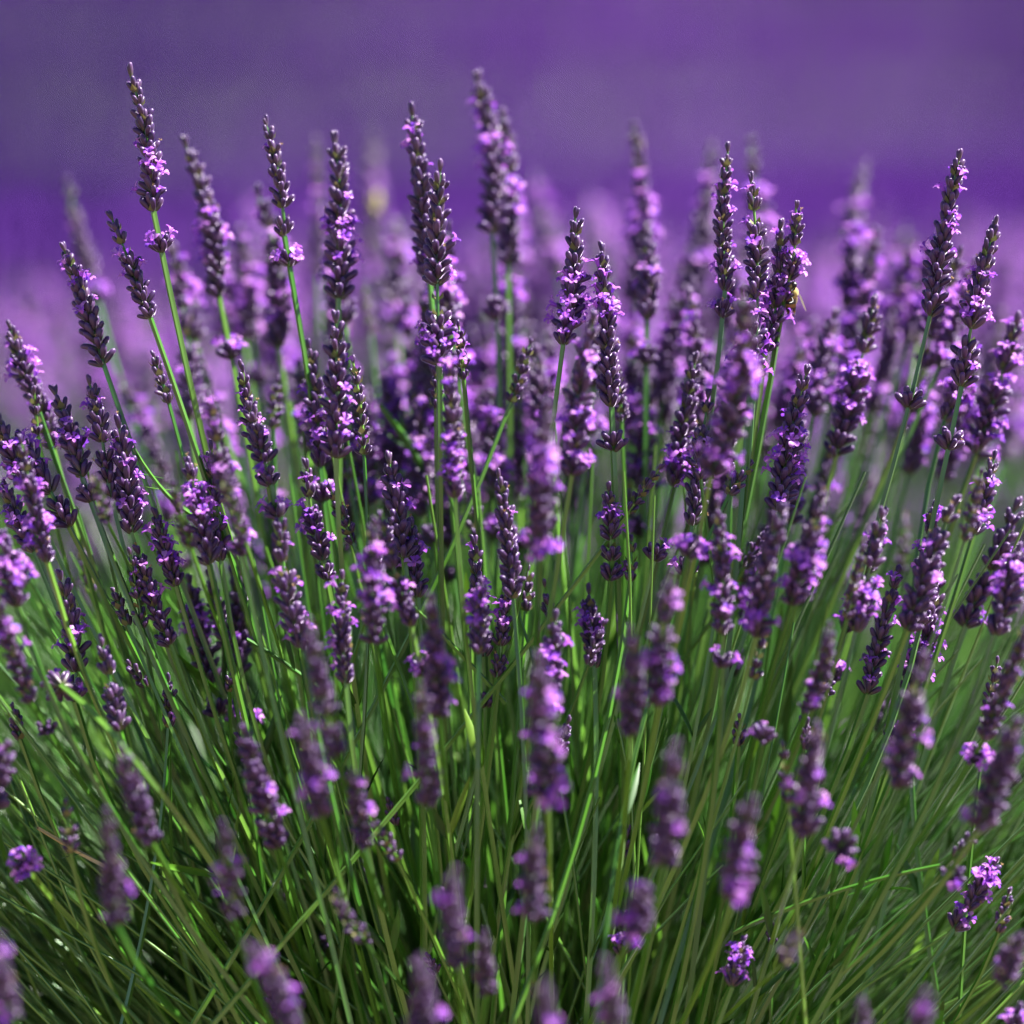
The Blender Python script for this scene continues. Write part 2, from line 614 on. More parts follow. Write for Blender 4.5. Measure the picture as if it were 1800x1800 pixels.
    # leaf pairs
    for q in range(leafy if leafy is not None else int(g.choice([0, 1, 1, 2]))):
        s = cum[-1] * g.uniform(0.35, 0.80)
        a = np.array([np.interp(s, cum, pts[:, k]) for k in range(3)])
        b = np.array([np.interp(s + 0.005, cum, pts[:, k]) for k in range(3)])
        tg = (b - a) / np.linalg.norm(b - a)
        az = g.uniform(0, 6.28)
        for sgn in (0, math.pi):
            side = basis(tg)[:, :2] @ np.array((math.cos(az + sgn), math.sin(az + sgn)))
            dr = tg * 0.9 + side * g.uniform(0.25, 0.5)
            link('leaf', ME_LEAF[int(g.integers(5))], thing, mat4(basis(dr, g.uniform(0, 6.28)), a - root, g.uniform(0.014, 0.034)))
    return thing



# rows: tip, base of the spike, width (photograph pixels), blur, share in bloom, options
S = []


def s(tx, ty, bx, by, w, c, bl, **k):
    S.append(((tx, ty), (bx, by), w, c, bl, k))


# the tall tips along the top, from left to right
s(222, 112, 270, 372, 50, 0, .28, lw=72, lwb=.45, hot=[.18])
s(190, 368, 256, 535, 42, 0, .16, lw=24)
s(318, 238, 385, 520, 54, 9, .36, lw=112, lwb=.7)
s(115, 308, 162, 500, 50, 24, .3, lw=34, lwb=.8)
s(105, 420, 182, 640, 52, 1, .30)
s(462, 202, 500, 415, 46, 3, .22, lw=52, lwb=.45)
s(585, 228, 595, 525, 64, 5, .36)
s(555, 238, 560, 480, 48, 28, .2)
s(445, 322, 490, 612, 64, 14, .62)
s(422, 395, 430, 600, 44, 22, .06)
s(655, 228, 655, 445, 66, 44, .5)
s(722, 180, 755, 490, 58, 6, .42)
s(775, 273, 772, 640, 74, -2, .42, hot=[.1, .3])
s(830, 122, 865, 410, 62, 12, .42, lw=150, hot=[.75, .45])
s(880, 185, 893, 465, 56, 14, .3)
s(908, 320, 912, 560, 54, 30, .35)
s(940, 300, 985, 480, 62, 40, .6)
s(1010, 360, 990, 605, 52, 0, .5, hot=[.15, .35])
s(1058, 420, 1075, 715, 54, 0, .3, lw=76, hot=[.55, .7])
s(1110, 208, 1115, 530, 60, 20, .5)
s(1040, 340, 1060, 470, 84, 52, .8)
s(1250, 245, 1210, 520, 66, 25, .42)
s(1282, 248, 1275, 510, 44, 2, .22, lw=46, lwb=.5)
s(1318, 300, 1330, 520, 46, 0, .2)
s(1318, 238, 1335, 460, 56, 22, .42)
s(1398, 350, 1376, 530, 38, 2, .32)
s(1370, 380, 1345, 620, 50, 2, .4)
s(1325, 480, 1318, 670, 56, 0, .5)
s(1530, 280, 1500, 480, 58, 28, .42)
s(1505, 380, 1488, 540, 50, 18, .42)
s(1592, 390, 1570, 540, 52, 34, .35)
s(1690, 258, 1635, 555, 54, 0, .34, lw=165, hot=[.4, .75])
s(1755, 375, 1690, 680, 56, 0, .34, lw=112)
s(1715, 450, 1650, 645, 48, 10, .4)
s(1792, 545, 1715, 800, 70, 7, .5)
s(1540, 515, 1470, 800, 72, 6, .5, hot=[.3, .5])
s(1298, 495, 1250, 835, 80, -13, .6)
# the second tier
s(1425, 635, 1370, 900, 52, 0, .38)
s(1225, 615, 1185, 855, 52, 4, .36, hot=[.1])
s(1050, 545, 1012, 790, 60, -7, .45, lw=46, lwb=.5)
s(590, 540, 590, 805, 66, -3, .34, hot=[.1, .4])
s(790, 620, 800, 875, 52, -6, .32, hot=[.15])
s(618, 625, 640, 800, 34, 0, .03, slim=True)
s(805, 560, 815, 665, 32, 0, .06, slim=True)
s(935, 592, 898, 708, 30, 4, 0, slim=True, to=(850, 800))
s(425, 632, 465, 815, 44, 0, .2, lw=36)
s(490, 660, 480, 755, 32, 8, 0, slim=True)
s(373, 770, 388, 985, 46, 0, .22)
s(325, 795, 368, 992, 56, -3, .5)
s(152, 655, 190, 850, 46, 0, .34, lw=30)
s(90, 675, 145, 840, 50, 0, .34, lw=44)
s(205, 725, 232, 935, 58, 0, .4, hot=[.1, .5])
s(15, 560, 62, 705, 46, 4, .42)
s(-5, 725, 50, 862, 52, 0, .4)
s(25, 755, 110, 905, 54, 0, .3, lw=22)
s(5, 840, 60, 970, 48, 0, .4)
s(0, 925, 30, 1065, 62, -8, .62)
s(50, 640, 95, 790, 44, 5, .3)
s(540, 805, 568, 985, 46, 2, .3, lw=34)
s(575, 850, 620, 955, 30, 0, .02, slim=True)
s(680, 790, 710, 980, 56, 0, .22, hot=[.55])
s(725, 905, 735, 1050, 42, 0, .34)
s(660, 905, 660, 1130, 50, -10, .36)
s(840, 858, 835, 950, 42, 7, .02, slim=True)
s(965, 700, 950, 945, 64, -15, .5, lw=40, lwb=.9)
s(1070, 845, 1075, 985, 42, 0, .4, lw=34, lwb=.15)
s(1165, 815, 1105, 900, 24, 0, 0, slim=True, to=(1060, 960))
s(1325, 808, 1282, 870, 28, 0, 0, slim=True, to=(1276, 930))
s(1288, 815, 1284, 872, 26, 0, 0, slim=True)
s(1110, 938, 1108, 1022, 24, 0, 0, slim=True, to=(1085, 1090))
s(1382, 880, 1330, 1120, 62, -8, .4, hot=[.1])
s(1450, 860, 1392, 1060, 60, -10, .42)
s(1258, 875, 1270, 1115, 48, -7, .3, lw=60, lwb=.3)
s(1555, 890, 1505, 1110, 56, -5, .5, hot=[.05, .2])
s(1645, 875, 1626, 1065, 44, 0, .34, lw=34, hot=[.45, .7])
s(1720, 600, 1660, 740, 46, 5, .35, to=(1690, 1000))
s(1590, 905, 1580, 1010, 34, 14, .0, slim=True)
s(1150, 985, 1150, 985, 46, 1, .35, lone=True)
s(1210, 978, 1210, 978, 54, -7, .9, lone=True)
s(845, 1010, 842, 1150, 46, -6, .36)
s(890, 1025, 875, 1190, 36, 0, .34)
s(1035, 1025, 1045, 1170, 46, 2, .34)
s(930, 990, 925, 1075, 28, 3, 0, slim=True)
s(270, 890, 310, 1030, 44, 0, .32)
s(240, 955, 290, 1110, 46, 0, .32, lw=26)
s(195, 1028, 225, 1100, 26, 0, 0, slim=True)
s(360, 1000, 392, 1110, 40, 4, .05, lw=26)
s(602, 1000, 608, 1200, 44, -5, .34)
s(1795, 950, 1760, 1085, 60, -6, .5, lw=32)
s(1440, 1222, 1440, 1222, 46, 0, .1, lone=True)
s(1755, 1152, 1735, 1262, 28, 0, 0, slim=True, to=(1735, 1500))
# the lower part of the bush and the soft spikes nearest the lens
s(755, 1040, 772, 1260, 60, -13, .5)
s(740, 1195, 755, 1415, 58, -17, .42)
s(540, 1080, 592, 1330, 56, -19, .36, hot=[.15])
s(525, 1250, 565, 1435, 62, -19, .5)
s(175, 1115, 210, 1285, 50, -5, .2)
s(105, 1205, 108, 1205, 66, -5, .8, lone=True)
s(20, 1232, 36, 1300, 26, 0, 0, slim=True)
s(295, 1208, 297, 1280, 24, 0, .05, slim=True, to=(265, 1400))
s(408, 1178, 404, 1215, 22, 1, 0, slim=True)
s(212, 1305, 265, 1480, 58, -15, .42)
s(425, 1265, 490, 1490, 62, -10, .42)
s(185, 1420, 205, 1625, 58, -22, .34)
s(390, 1440, 410, 1612, 56, -22, .32, hot=[.5])
s(430, 1660, 520, 1815, 64, -28, .36)
s(0, 1640, 22, 1790, 58, -28, .45)
s(735, 1680, 740, 1835, 68, -27, .42)
s(805, 1520, 806, 1700, 62, -25, .42)
s(855, 1632, 855, 1745, 46, -17, 0)
s(945, 1150, 960, 1370, 74, -21, .6, lw=48, lwb=.95)
s(946, 1450, 938, 1615, 58, -22, .42)
s(960, 1720, 965, 1855, 56, -30, .3)
s(1060, 1680, 1085, 1845, 62, -28, .42)
s(1105, 1095, 1108, 1290, 58, -17, .42)
s(1185, 1000, 1158, 1240, 58, -17, .46)
s(1186, 1300, 1165, 1520, 70, -23, .5)
s(1138, 1555, 1112, 1640, 64, -21, .85)
s(1100, 1600, 1092, 1680, 42, -4, .7)
s(1440, 1270, 1410, 1470, 64, -17, .42)
s(1325, 1400, 1290, 1580, 68, -22, .42)
s(1630, 1150, 1580, 1385, 74, -17, .6, hot=[.15, .4])
s(1375, 1300, 1385, 1410, 32, -8, 0, slim=True, to=(1415, 1800))
s(1492, 1475, 1478, 1490, 76, -13, .9, lone=True, to=(1500, 1800))
s(1340, 1305, 1340, 1305, 48, -8, .1, lone=True)
s(1300, 1252, 1298, 1312, 24, 0, 0, slim=True)
s(1790, 1260, 1722, 1455, 82, -19, .5)
s(1680, 1522, 1672, 1540, 54, -10, .3, lone=True)
s(1755, 1505, 1700, 1600, 48, -2, .55, lw=40, lwb=.6)
s(1795, 1640, 1762, 1725, 56, -16, .3)
s(1310, 1640, 1286, 1735, 42, -4, .6)
s(1405, 1640, 1380, 1690, 40, -18, 0, slim=True)
s(1625, 1740, 1602, 1850, 62, -27, .1)
s(1515, 1755, 1508, 1850, 46, -20, .2)
s(40, 1515, 50, 1530, 52, -6, .5, lone=True)
s(590, 1560, 642, 1655, 36, -12, 0, slim=True)
s(660, 1440, 700, 1512, 32, -7, 0, slim=True)
s(615, 1345, 640, 1490, 48, -14, .12)
s(115, 1400, 125, 1500, 40, -8, .0, slim=True)
s(20, 1300, -10, 1420, 60, -10, .5)
s(1795, 1760, 1770, 1850, 50, -8, .3)
s(1570, 1180, 1545, 1290, 40, 10, .1)
s(1775, 1560, 1755, 1640, 30, -2, 0, slim=True)
s(1500, 1280, 1470, 1400, 50, 30, .15)

g = np.random.default_rng(31)
for q in range(60):
    u = g.random()
    c = g.uniform(-3, 7) if u < .5 else (g.uniform(9, 22) if u < .82 else g.uniform(-11, -4))
    x = (q * 0.618034 % 1) * 1860 - 30
    y = g.uniform(540, 980) if c < 8 else g.uniform(470, 820)
    y += 60 * abs((x - 900) / 900) + (110 if c < -3 else 0)
    sl = g.random() < .3
    ln = g.uniform(80, 150) if sl else g.uniform(150, 260)
    lean = (x - 900) / 900 * -0.34 + g.normal(0, 0.09)
    s(x, y, x + lean * ln, y + ln, g.uniform(26, 36) if sl else g.uniform(42, 60) + .2 * abs(c), c, 0.02 if sl else float(np.clip(g.normal(.34, .15), .05, .7)),
      slim=sl, lw=0 if sl else int(g.choice([0, 0, 32, 60, 90])), lwb=float(g.uniform(0, .6)))

for q in range(62):
    c = g.uniform(9, 24)
    x = 560 + (q * 0.618034 % 1) * 1230 if q < 40 else 260 + (q * 0.618034 % 1) * 700
    y = g.uniform(385, 690)
    ln = g.uniform(150, 240)
    lean = (x - 900) / 900 * -0.26 + g.normal(0, 0.08)
    s(x, y, x + lean * ln, y + ln, g.uniform(44, 60) + .3 * c, c, float(np.clip(g.normal(.5, .18), .1, .9)), lw=int(g.choice([0, 0, 40, 80])), lwb=.5)

# ------------------------------------------------------------------ labels that single each listed stem out
COLS = [(300, 'far left'), (600, 'left'), (900, 'centre left'), (1200, 'centre right'), (1500, 'right'), (9999, 'far right')]
ROWS = [(330, 'topmost row'), (620, 'crown row'), (900, 'upper row'), (1200, 'middle row'), (1480, 'lower row'), (9999, 'bottom row')]
ORD = ['leftmost'] + [n + ' from left' for n in 'second third fourth fifth sixth seventh eighth ninth tenth eleventh twelfth thirteenth fourteenth fifteenth sixteenth seventeenth eighteenth nineteenth twentieth'.split()]


def cell(tip):
    cx = next(n for lim, n in COLS if tip[0] < lim)
    ry = next(n for lim, n in ROWS if tip[1] < lim)
    return cx, ry


cells = {}
for i, row in enumerate(S):
    cells.setdefault(cell(row[0]), []).append(i)
labels = {}
for (cx, ry), members in cells.items():
    members.sort(key=lambda i: S[i][0][0])
    for q, i in enumerate(members):
        tip, base, w, c, bl, k = S[i]
        ln = math.hypot(tip[0] - base[0], tip[1] - base[1])
        focus = 'soft' if c < -8 else ('blurred' if c > 8 else 'crisp')
        state = 'thickly blooming' if bl > .55 else ('half-blooming' if bl > .28 else ('sparsely blooming' if bl > .08 else 'dark unopened'))
        if k.get('lone'):
            what = 'lone lavender whorl'
        elif k.get('slim'):
            what = 'slim lavender spike'
        else:
            what = ('long ' if ln > 250 else 'short ' if ln < 130 else '') + 'lavender spike'
        if k.get('lw'):
            what += ' above separate whorl'
        where = ('only one' if len(members) == 1 else ORD[q] if q < len(members) - 1 else 'rightmost') + ', ' + ry + ', ' + cx
        labels[i] = ' '.join((focus, state, what + ',', where))

for i, (tip, base, w, c, bl, k) in enumerate(S):
    grp = 'lavender stems nearest the lens' if c < -8 else ('blurred lavender stems behind the crown' if c > 8 else 'lavender stems in focus')
    stem_thing(tip, base, w, c, bl, label=labels[i], group=grp, seed=i, **k)

# stray stalks and a dry straw lying across the others
M['straw'] = surface('dry straw', lambda nt: ramp(nt, individual_random(nt), [(0, (.42, .36, .19)), (1, (.5, .42, .24))]), .6, .3)
for k, (x0, y0, x1, y1, c, dry, lab) in enumerate((
        (1652, 1521, 1362, 1616, -3, False, 'long thin green stalk lying almost level across the lower right stems'),
        (433, 1123, 540, 1197, 0, False, 'thin dark green stalk slanting down across the left of centre stems'),
        (236, 790, 332, 886, 0, False, 'pale green stalk slanting under the crowded spikes on the left'),
        (694, 1035, 850, 1196, -2, False, 'kinked green stalk crossing the upright stems in the middle'),
        (668, 712, 748, 836, 9, False, 'pale blurred flat stalk slanting behind the middle spikes'),
        (66, 1455, 186, 1524, -1, True, 'pale dry straw caught across the stems low on the left'))):
    g = np.random.default_rng(400 + k)
    A = np.array(px(x0, y0, depth(c))); B = np.array(px(x1, y1, depth(c) + .012))
    if not dry:
        B = B + (B - A) * 0.25
    o = bpy.data.objects.new('dry_straw' if dry else 'stray_stalk', None)
    o.location = B
    COL.objects.link(o)
    tag(o, lab, 'straw' if dry else 'stalk')
    mid = g.normal(0, .0025, 3)
    P = [(A - B) * (1 - t) + mid * 4 * t * (1 - t) for t in np.linspace(0, 1, 10)]
    V, F = tube(P, np.linspace(.0008, .0012, 10) * (1.5 if k == 4 else .85), roll=.4)
    link('stalk', make_mesh('stalk', V, F, [M['straw' if dry else 'stalk']], smooth=False), o)
    for q in range(2):
        t = g.uniform(.3, .7)
        p = (A - B) * (1 - t)
        link('leaf', ME_LEAF[q], o, mat4(basis((A - B) + g.normal(0, .03, 3)), p, .012 if dry else .02))

# the blurred bank of stems behind the crown
g = np.random.default_rng(77)
count = 0
while count < 38:
    c = g.uniform(22, 62)
    x = g.uniform(-60, 1860)
    edge = 400 - 60 * math.sin((x - 200) / 1500 * math.pi) + (140 if x < 420 else 0)
    y = edge + abs(g.normal(0, 1)) * 190 + g.uniform(0, 60) - (c - 22) * 1.0
    d = depth(c)
    ln = g.uniform(170, 260) * DIST / d
    lean = (x - 900) / 900 * -0.22 + g.normal(0, 0.08)
    stem_thing((x, y), (x - lean * -ln if False else x + lean * ln, y + ln), g.uniform(46, 66) * DIST / d + 0.45 * c, c, float(np.clip(g.normal(.75, .25), .2, 1.3)),
               lw=int(g.choice([0, 40])), lwb=.6, seed=3000 + count, leafy=0,
               label='very blurred lavender spike in the soft lilac bank behind the sharp crown', group='lavender stems in the blurred bank')
    count += 1

# the rest of that bank, past what can be told apart, as one mesh
parts = []
for q in range(460):
    d = g.uniform(1.95, 2.75)
    x = g.uniform(-80, 1880) if q < 190 else g.uniform(800, 1920)
    y = 395 + abs(g.normal(0, 1)) * (130 if q % 3 else 240) - (d - 1.95) * 60 + (110 if x < 420 else 0)
    if q >= 330:                                 # thicker at both ends of the row
        x, y = (g.uniform(-100, 460), g.uniform(455, 800)) if q % 2 else (g.uniform(1380, 1920), g.uniform(560, 980))
    ln = g.uniform(.05, .075)
    T = np.array(px(x, y, d)); ax = np.array(((x - 900) / 900 * .22 + g.normal(0, .1), g.normal(0, .1), 1.0)); ax /= np.linalg.norm(ax)
    lc, bend, n, cal, flo = spike_layout(ln, g.uniform(.006, .0085), float(np.clip(g.normal(1.0, .3), .3, 1.6)), g)
    Bm = basis(ax, g.uniform(0, 6.28)); Q = T - ax * ln
    for items, geos, mi in ((cal, COARSE_CALYX, 0), ([f for f in flo if not f[5]], COARSE_FLORET, 1)):
        if items:
            V, F, A = joined(items, geos)
            parts.append((V @ Bm.T + Q, F, A, mi))
    root = np.array((Q[0] * .8 + g.normal(0, .05), Q[1] + g.uniform(-.03, .1), 0.0))
    P = [root * (1 - t) + Q * t + (Q - root) * 0 for t in np.linspace(0, 1, 6)]
    V, F = tube(P, np.full(6, .0011), n=4, square=False)
    parts.append((V, tri(F), np.zeros(len(V)), 2))
off = 0; Vs, Fs, As, Ms = [], [], [], []
for V, F, A, mi in parts:
    Vs.append(V); Fs.append(F + off); As.append(A); Ms.append(np.full(len(F), mi)); off += len(V)
tag(link('lavender_bank', make_mesh('lavender_bank', np.concatenate(Vs), np.concatenate(Fs), [M['calyx'], M['petal'], M['stalk']], np.concatenate(As), np.concatenate(Ms))),
    'crowd of blurred lavender flowers melting together behind the crown', kind='stuff')

# ------------------------------------------------------------------ leaves and shoots low in the bush
g = np.random.default_rng(5)
Vs, Fs, off = [], [], 0
LV = [leaf_geo(1.0, w_, c_, seg=3) for w_, c_ in ((.075, .08), (.09, .2), (.10, -.1), (.07, .0))]
LT = [(v, tri(f)) for v, f in LV]
for b in range(3600):
    a = g.uniform(0, 2 * math.pi); rr = math.sqrt(g.uniform(0, 1))
    if b < 900:
        root = BUSH + np.array((rr * .13 * math.cos(a), rr * .13 * abs(math.sin(a)), 0.0))
        lean = rr * 0.95
    else:
        root = np.array((g.uniform(-.75, .75), g.uniform(.16, 1.2), 0.0))
        lean = rr * 0.6
    sa = math.sin(a)
    dirn = np.array((math.cos(a) * lean, (sa if sa > 0 else sa * .10) * lean, 1.0)) + g.normal(0, .08, 3)
    dirn /= np.linalg.norm(dirn)
    ln = g.uniform(.22, .44) if b < 900 else g.uniform(.18, .34)
    for q in range(int(g.integers(7, 13))):
        t = g.uniform(.35, 1.0)
        p = root + dirn * ln * t + np.array((0, 0, -.06)) * rr * t * t
        dd = dirn + g.normal(0, .26, 3)
        V, F = LT[int(g.integers(4))]
        sc = g.uniform(.022, .05)
        Vs.append((V * sc) @ basis(dd, g.uniform(0, 6.28)).T + p); Fs.append(F + off); off += len(V)
tag(link('lavender_leaves', make_mesh('lavender_leaves', np.concatenate(Vs), np.concatenate(Fs), [M['leaf']])),
    'narrow green lavender leaves crowding the foot of the bush', kind='stuff')
Vs, Fs, off = [], [], 0
for b in range(3300):
    a = g.uniform(0, 2 * math.pi); rr = math.sqrt(g.uniform(0, 1))
    if b < 500:                                  # the fan of stems through the middle of the plant
        root = BUSH + np.array((g.normal(0, .04), g.normal(0, .03), 0.0))
        a = g.choice([0.0, math.pi])
        root[2] = .10
        lean, ln = rr * 1.25, g.uniform(.28, .46)
    elif b < 1300:
        root = BUSH + np.array((rr * .08 * math.cos(a), rr * .08 * abs(math.sin(a)), 0.08))
        lean, ln = rr * 1.15, g.uniform(.24, .46)
    else:                                        # the neighbouring plants of the same row, behind
        root = np.array((g.uniform(-.75, .75), g.uniform(.22, 1.15), 0.0))
        lean, ln = rr * 0.55, g.uniform(.34, .52)
    sa = math.sin(a)
    dirn = np.array((math.cos(a) * lean, (sa if sa > 0 else sa * .04) * lean, 1.0)) + g.normal(0, (.07, .03, .07))
    dirn /= np.linalg.norm(dirn)
    bow = g.normal(0, .014, 3)
    P = [root + dirn * ln * t + bow * 4 * t * (1 - t) for t in np.linspace(0, 1, 8)]
    r0 = g.uniform(.0009, .0013)
    V, F = tube(P, np.linspace(r0, r0 * .5, 8), n=5, square=False)
    Vs.append(V); Fs.append(tri(F) + off); off += len(V)
tag(link('bare_shoots', make_mesh('bare_shoots', np.concatenate(Vs), np.concatenate(Fs), [M['stalk']])),
    'thin bare green shoots between the flowering stems', kind='stuff')

# ------------------------------------------------------------------ ground and the field behind
def c_soil(nt):
    tc = nt.nodes.new('ShaderNodeTexCoord')
    n = nt.nodes.new('ShaderNodeTexNoise'); n.inputs['Scale'].default_value = 6; n.inputs['Detail'].default_value = 8
    nt.links.new(tc.outputs['Object'], n.inputs['Vector'])
    return ramp(nt, n.outputs[0], [(0.3, (0.10, 0.065, 0.04)), (0.7, (0.24, 0.16, 0.10))])


soil = surface('dry soil', c_soil, 0.95, 0.1, bump=(40, 0.6, 0.01))
G = 300.0


def land(d):
    """Height of the ground d metres from the lens: it dips behind the bush and climbs again beyond."""
    d = np.asarray(d, dtype=float)
    t = np.clip((d - 2.6) / 3.4, 0, 1)
    return -0.48 * t * t * (3 - 2 * t) + np.clip(d - 8.5, 0, 60) * 0.062 + np.clip(d - 7.5, 0, 1) ** 2 * 0.0


gd = np.concatenate(([-20.0, 0, 2.5], np.linspace(2.8, 8.4, 21), np.linspace(9, 30, 12), (68.5, 600.0)))
gv, gf = [], []
for i, d in enumerate(gd):
    for x in (-G, -12.0, 12.0, G):
        gv.append((x, d - 1.53, float(land(d)) - .004))
for i in range(len(gd) - 1):
    for k in range(3):
        gf.append((i * 4 + k, i * 4 + k + 1, i * 4 + k + 5, i * 4 + k + 4))
tag(link('ground', make_mesh('ground', np.array(gv), gf, [soil])), kind='structure')


def c_field(nt):
    v = attr(nt, 'along').outputs['Fac']
    tc = nt.nodes.new('ShaderNodeTexCoord')
    a = ramp(nt, v, [(0.0, (0.05, 0.08, 0.03)), (0.2, (0.07, 0.025, 0.11)), (0.5, (0.155, 0.028, 0.36)), (1.0, (0.46, 0.09, 0.70))])

    def patches(loc, scale, lo, hi, top):           # noise patches of another colour, drawn out on a slant
        mp = nt.nodes.new('ShaderNodeMapping')
        mp.vector_type = 'TEXTURE'
        mp.inputs['Location'].default_value = loc
        mp.inputs['Rotation'].default_value = (0, 0, R(48))
        mp.inputs['Scale'].default_value = scale
        nt.links.new(tc.outputs['Object'], mp.inputs['Vector'])
        n = nt.nodes.new('ShaderNodeTexNoise'); n.inputs['Scale'].default_value = 1.0; n.inputs['Detail'].default_value = 1
        nt.links.new(mp.outputs[0], n.inputs['Vector'])
        return ramp(nt, n.outputs[0], [(lo, (0, 0, 0)), (hi, (top, top, top))])
    b = mixc(nt, a, (0.07, 0.024, 0.16), patches((3, 1, 0), (3.2, 1.5, 1.5), .44, .64, .6))
    b = mixc(nt, b, (0.27, 0.16, 0.36), patches((11, 7, 0), (2.6, 1.2, 1.2), .53, .68, .32))
    sep = nt.nodes.new('ShaderNodeSeparateXYZ')           # the field colour turns to dark violet towards the left
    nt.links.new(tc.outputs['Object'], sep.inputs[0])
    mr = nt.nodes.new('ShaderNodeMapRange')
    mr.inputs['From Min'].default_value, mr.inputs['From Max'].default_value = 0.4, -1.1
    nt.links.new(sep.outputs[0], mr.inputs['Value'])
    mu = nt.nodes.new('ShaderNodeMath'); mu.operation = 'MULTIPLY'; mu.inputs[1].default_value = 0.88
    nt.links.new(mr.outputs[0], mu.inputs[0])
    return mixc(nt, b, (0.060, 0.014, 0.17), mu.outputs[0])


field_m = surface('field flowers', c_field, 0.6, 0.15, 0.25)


def c_mound(nt):
    tc = nt.nodes.new('ShaderNodeTexCoord')
    n = nt.nodes.new('ShaderNodeTexNoise'); n.inputs['Scale'].default_value = 14; n.inputs['Detail'].default_value = 5
    nt.links.new(tc.outputs['Object'], n.inputs['Vector'])
    return ramp(nt, n.outputs[0], [(0.35, (0.06, 0.08, 0.05)), (0.65, (0.11, 0.11, 0.09))])


mound_m = surface('field foliage', c_mound, 0.8, 0.2)
ROT = R(17)                                  # the rows run a little away to the right
ux, uy = np.array((math.cos(ROT), math.sin(ROT))), np.array((-math.sin(ROT), math.cos(ROT)))
PITCHROW, FIRST = 2.1, 1.60


def canopy(v, r=5):
    """Height of a row's rounded top at distance v from its centre line."""
    return 0.46 - (0.07 if r < 2 else 0.15) * (abs(v) / 0.95) ** 4


# mounds of foliage, one mesh
Vs, Fs, off = [], [], 0
nrow = 15
for r in range(1, nrow):
    vc = FIRST + r * PITCHROW
    us = np.arange(-10, 17, 0.3)
    vs = np.linspace(-0.95, 0.95, 13)
    for u in us:
        bump = g.normal(0, 0.03)
        for v in vs:
            p = ux * u + uy * (vc + v) + np.array((0, -1.53))
            Vs.append((p[0], p[1], canopy(v, r) * (1 + bump + g.normal(0, .03)) - .02 + float(land(p[1] + 1.53))))
    nu, nv = len(us), len(vs)
    for i in range(nu - 1):
        for j in range(nv - 1):
            q = off + i * nv + j
            Fs.append((q, q + nv, q + nv + 1, q + 1))
    off += nu * nv
tag(link('field_foliage', make_mesh('field_foliage', np.array(Vs), np.array(Fs), [mound_m])), 'blurred green-grey foliage mounds of the lavender rows behind', kind='stuff')

# flower spikes on the mounds, one mesh of small faceted spikes
g = np.random.default_rng(9)
N = 88000
dd = 2.2 + (26.0 - 2.2) * g.uniform(0, 1, N) ** 1.3
dd[68000:] = g.uniform(2.85, 9.0, N - 68000)
x = g.uniform(-1, 1, N) * (.27 * dd + 1.4)
y = dd - 1.53
v = (x * uy[0] + (y + 1.53) * uy[1])
r = np.round((v - FIRST) / PITCHROW); lv = v - FIRST - r * PITCHROW
ok = ((np.abs(lv) < 0.70) | ((g.uniform(0, 1, N) < np.where(r < 2, .8, .25)) & ((np.abs(lv) < .95) | (r < 2)))) & (r >= 0) & (r < nrow) & (dd > np.where(r < 1, 9e9, 2.85))
x, y, lv, dd, r = x[ok], y[ok], lv[ok], dd[ok], r[ok]
N = len(x)
zc = 0.46 - np.where(r < 2, 0.07, 0.15) * (np.abs(lv) / 0.95) ** 4
lean = np.clip(lv / 0.95, -1, 1) ** 3 * 0.8
dirs = np.stack((uy[0] * lean + g.normal(0, .15, N), uy[1] * lean + g.normal(0, .15, N), np.ones(N)), 1)
dirs /= np.linalg.norm(dirs, axis=1)[:, None]
base = np.stack((x, y, zc + land(dd) - np.where(dd < 4.2, .10, 0)), 1) + dirs * g.uniform(.0, .10, N)[:, None]
ln = g.uniform(.045, .08, N) * (1 + .04 * dd); rad = g.uniform(.006, .010, N) * (1 + .07 * dd)
sx = np.cross(dirs, np.array((0, 1.0, 0))); sx /= np.linalg.norm(sx, axis=1)[:, None]
sy = np.cross(dirs, sx)
ring = []
for (t, k) in ((0.25, 1.0), (0.65, .8)):
    for q in range(4):
        a = q * math.pi / 2 + t * 3
        ring.append(base + dirs * (ln * t)[:, None] + (sx * math.cos(a) + sy * math.sin(a)) * (rad * k)[:, None])
foot = base - dirs * np.where(r < 1, .40, .10)[:, None]
allv = np.stack([base, *ring, base + dirs * ln[:, None], base + sx * .0012, base - sx * .0012, foot], 1)          # 13 vertices each
pat = [(0, 2, 1), (0, 3, 2), (0, 4, 3), (0, 1, 4)]
for q in range(4):
    a, b = 1 + q, 1 + (q + 1) % 4
    pat += [(a, b, b + 4), (a, b + 4, a + 4), (a + 4, b + 4, 9)]
pat += [(10, 11, 12)]
pat = np.array(pat, dtype=np.int32)
Ff = (np.arange(N)[:, None, None] * 13 + pat[None]).reshape(-1, 3)
al = g.uniform(.22, .95, (N, 13)); al[:, 10:] = 0.0; al[:, 9] = g.uniform(.1, .5, N)
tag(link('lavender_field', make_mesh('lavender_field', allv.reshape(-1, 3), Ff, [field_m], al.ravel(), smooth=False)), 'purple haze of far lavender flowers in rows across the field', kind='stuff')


# ------------------------------------------------------------------ bees
def c_solid(c):
    return lambda nt: ramp(nt, individual_random(nt), [(0, c), (1, tuple(k * 1.1 for k in c))])


def c_bands(nt):
    t = attr(nt, 'along').outputs['Fac']
    w = nt.nodes.new('ShaderNodeMath'); w.operation = 'MULTIPLY'; w.inputs[1].default_value = 5.0
    nt.links.new(t, w.inputs[0])
    f = nt.nodes.new('ShaderNodeMath'); f.operation = 'FRACT'
    nt.links.new(w.outputs[0], f.inputs[0])
    return ramp(nt, f.outputs[0], [(0.0, (.26, .13, .02)), (.42, (.22, .10, .016)), (.55, (.03, .02, .012)), (1, (.02, .015, .01))])


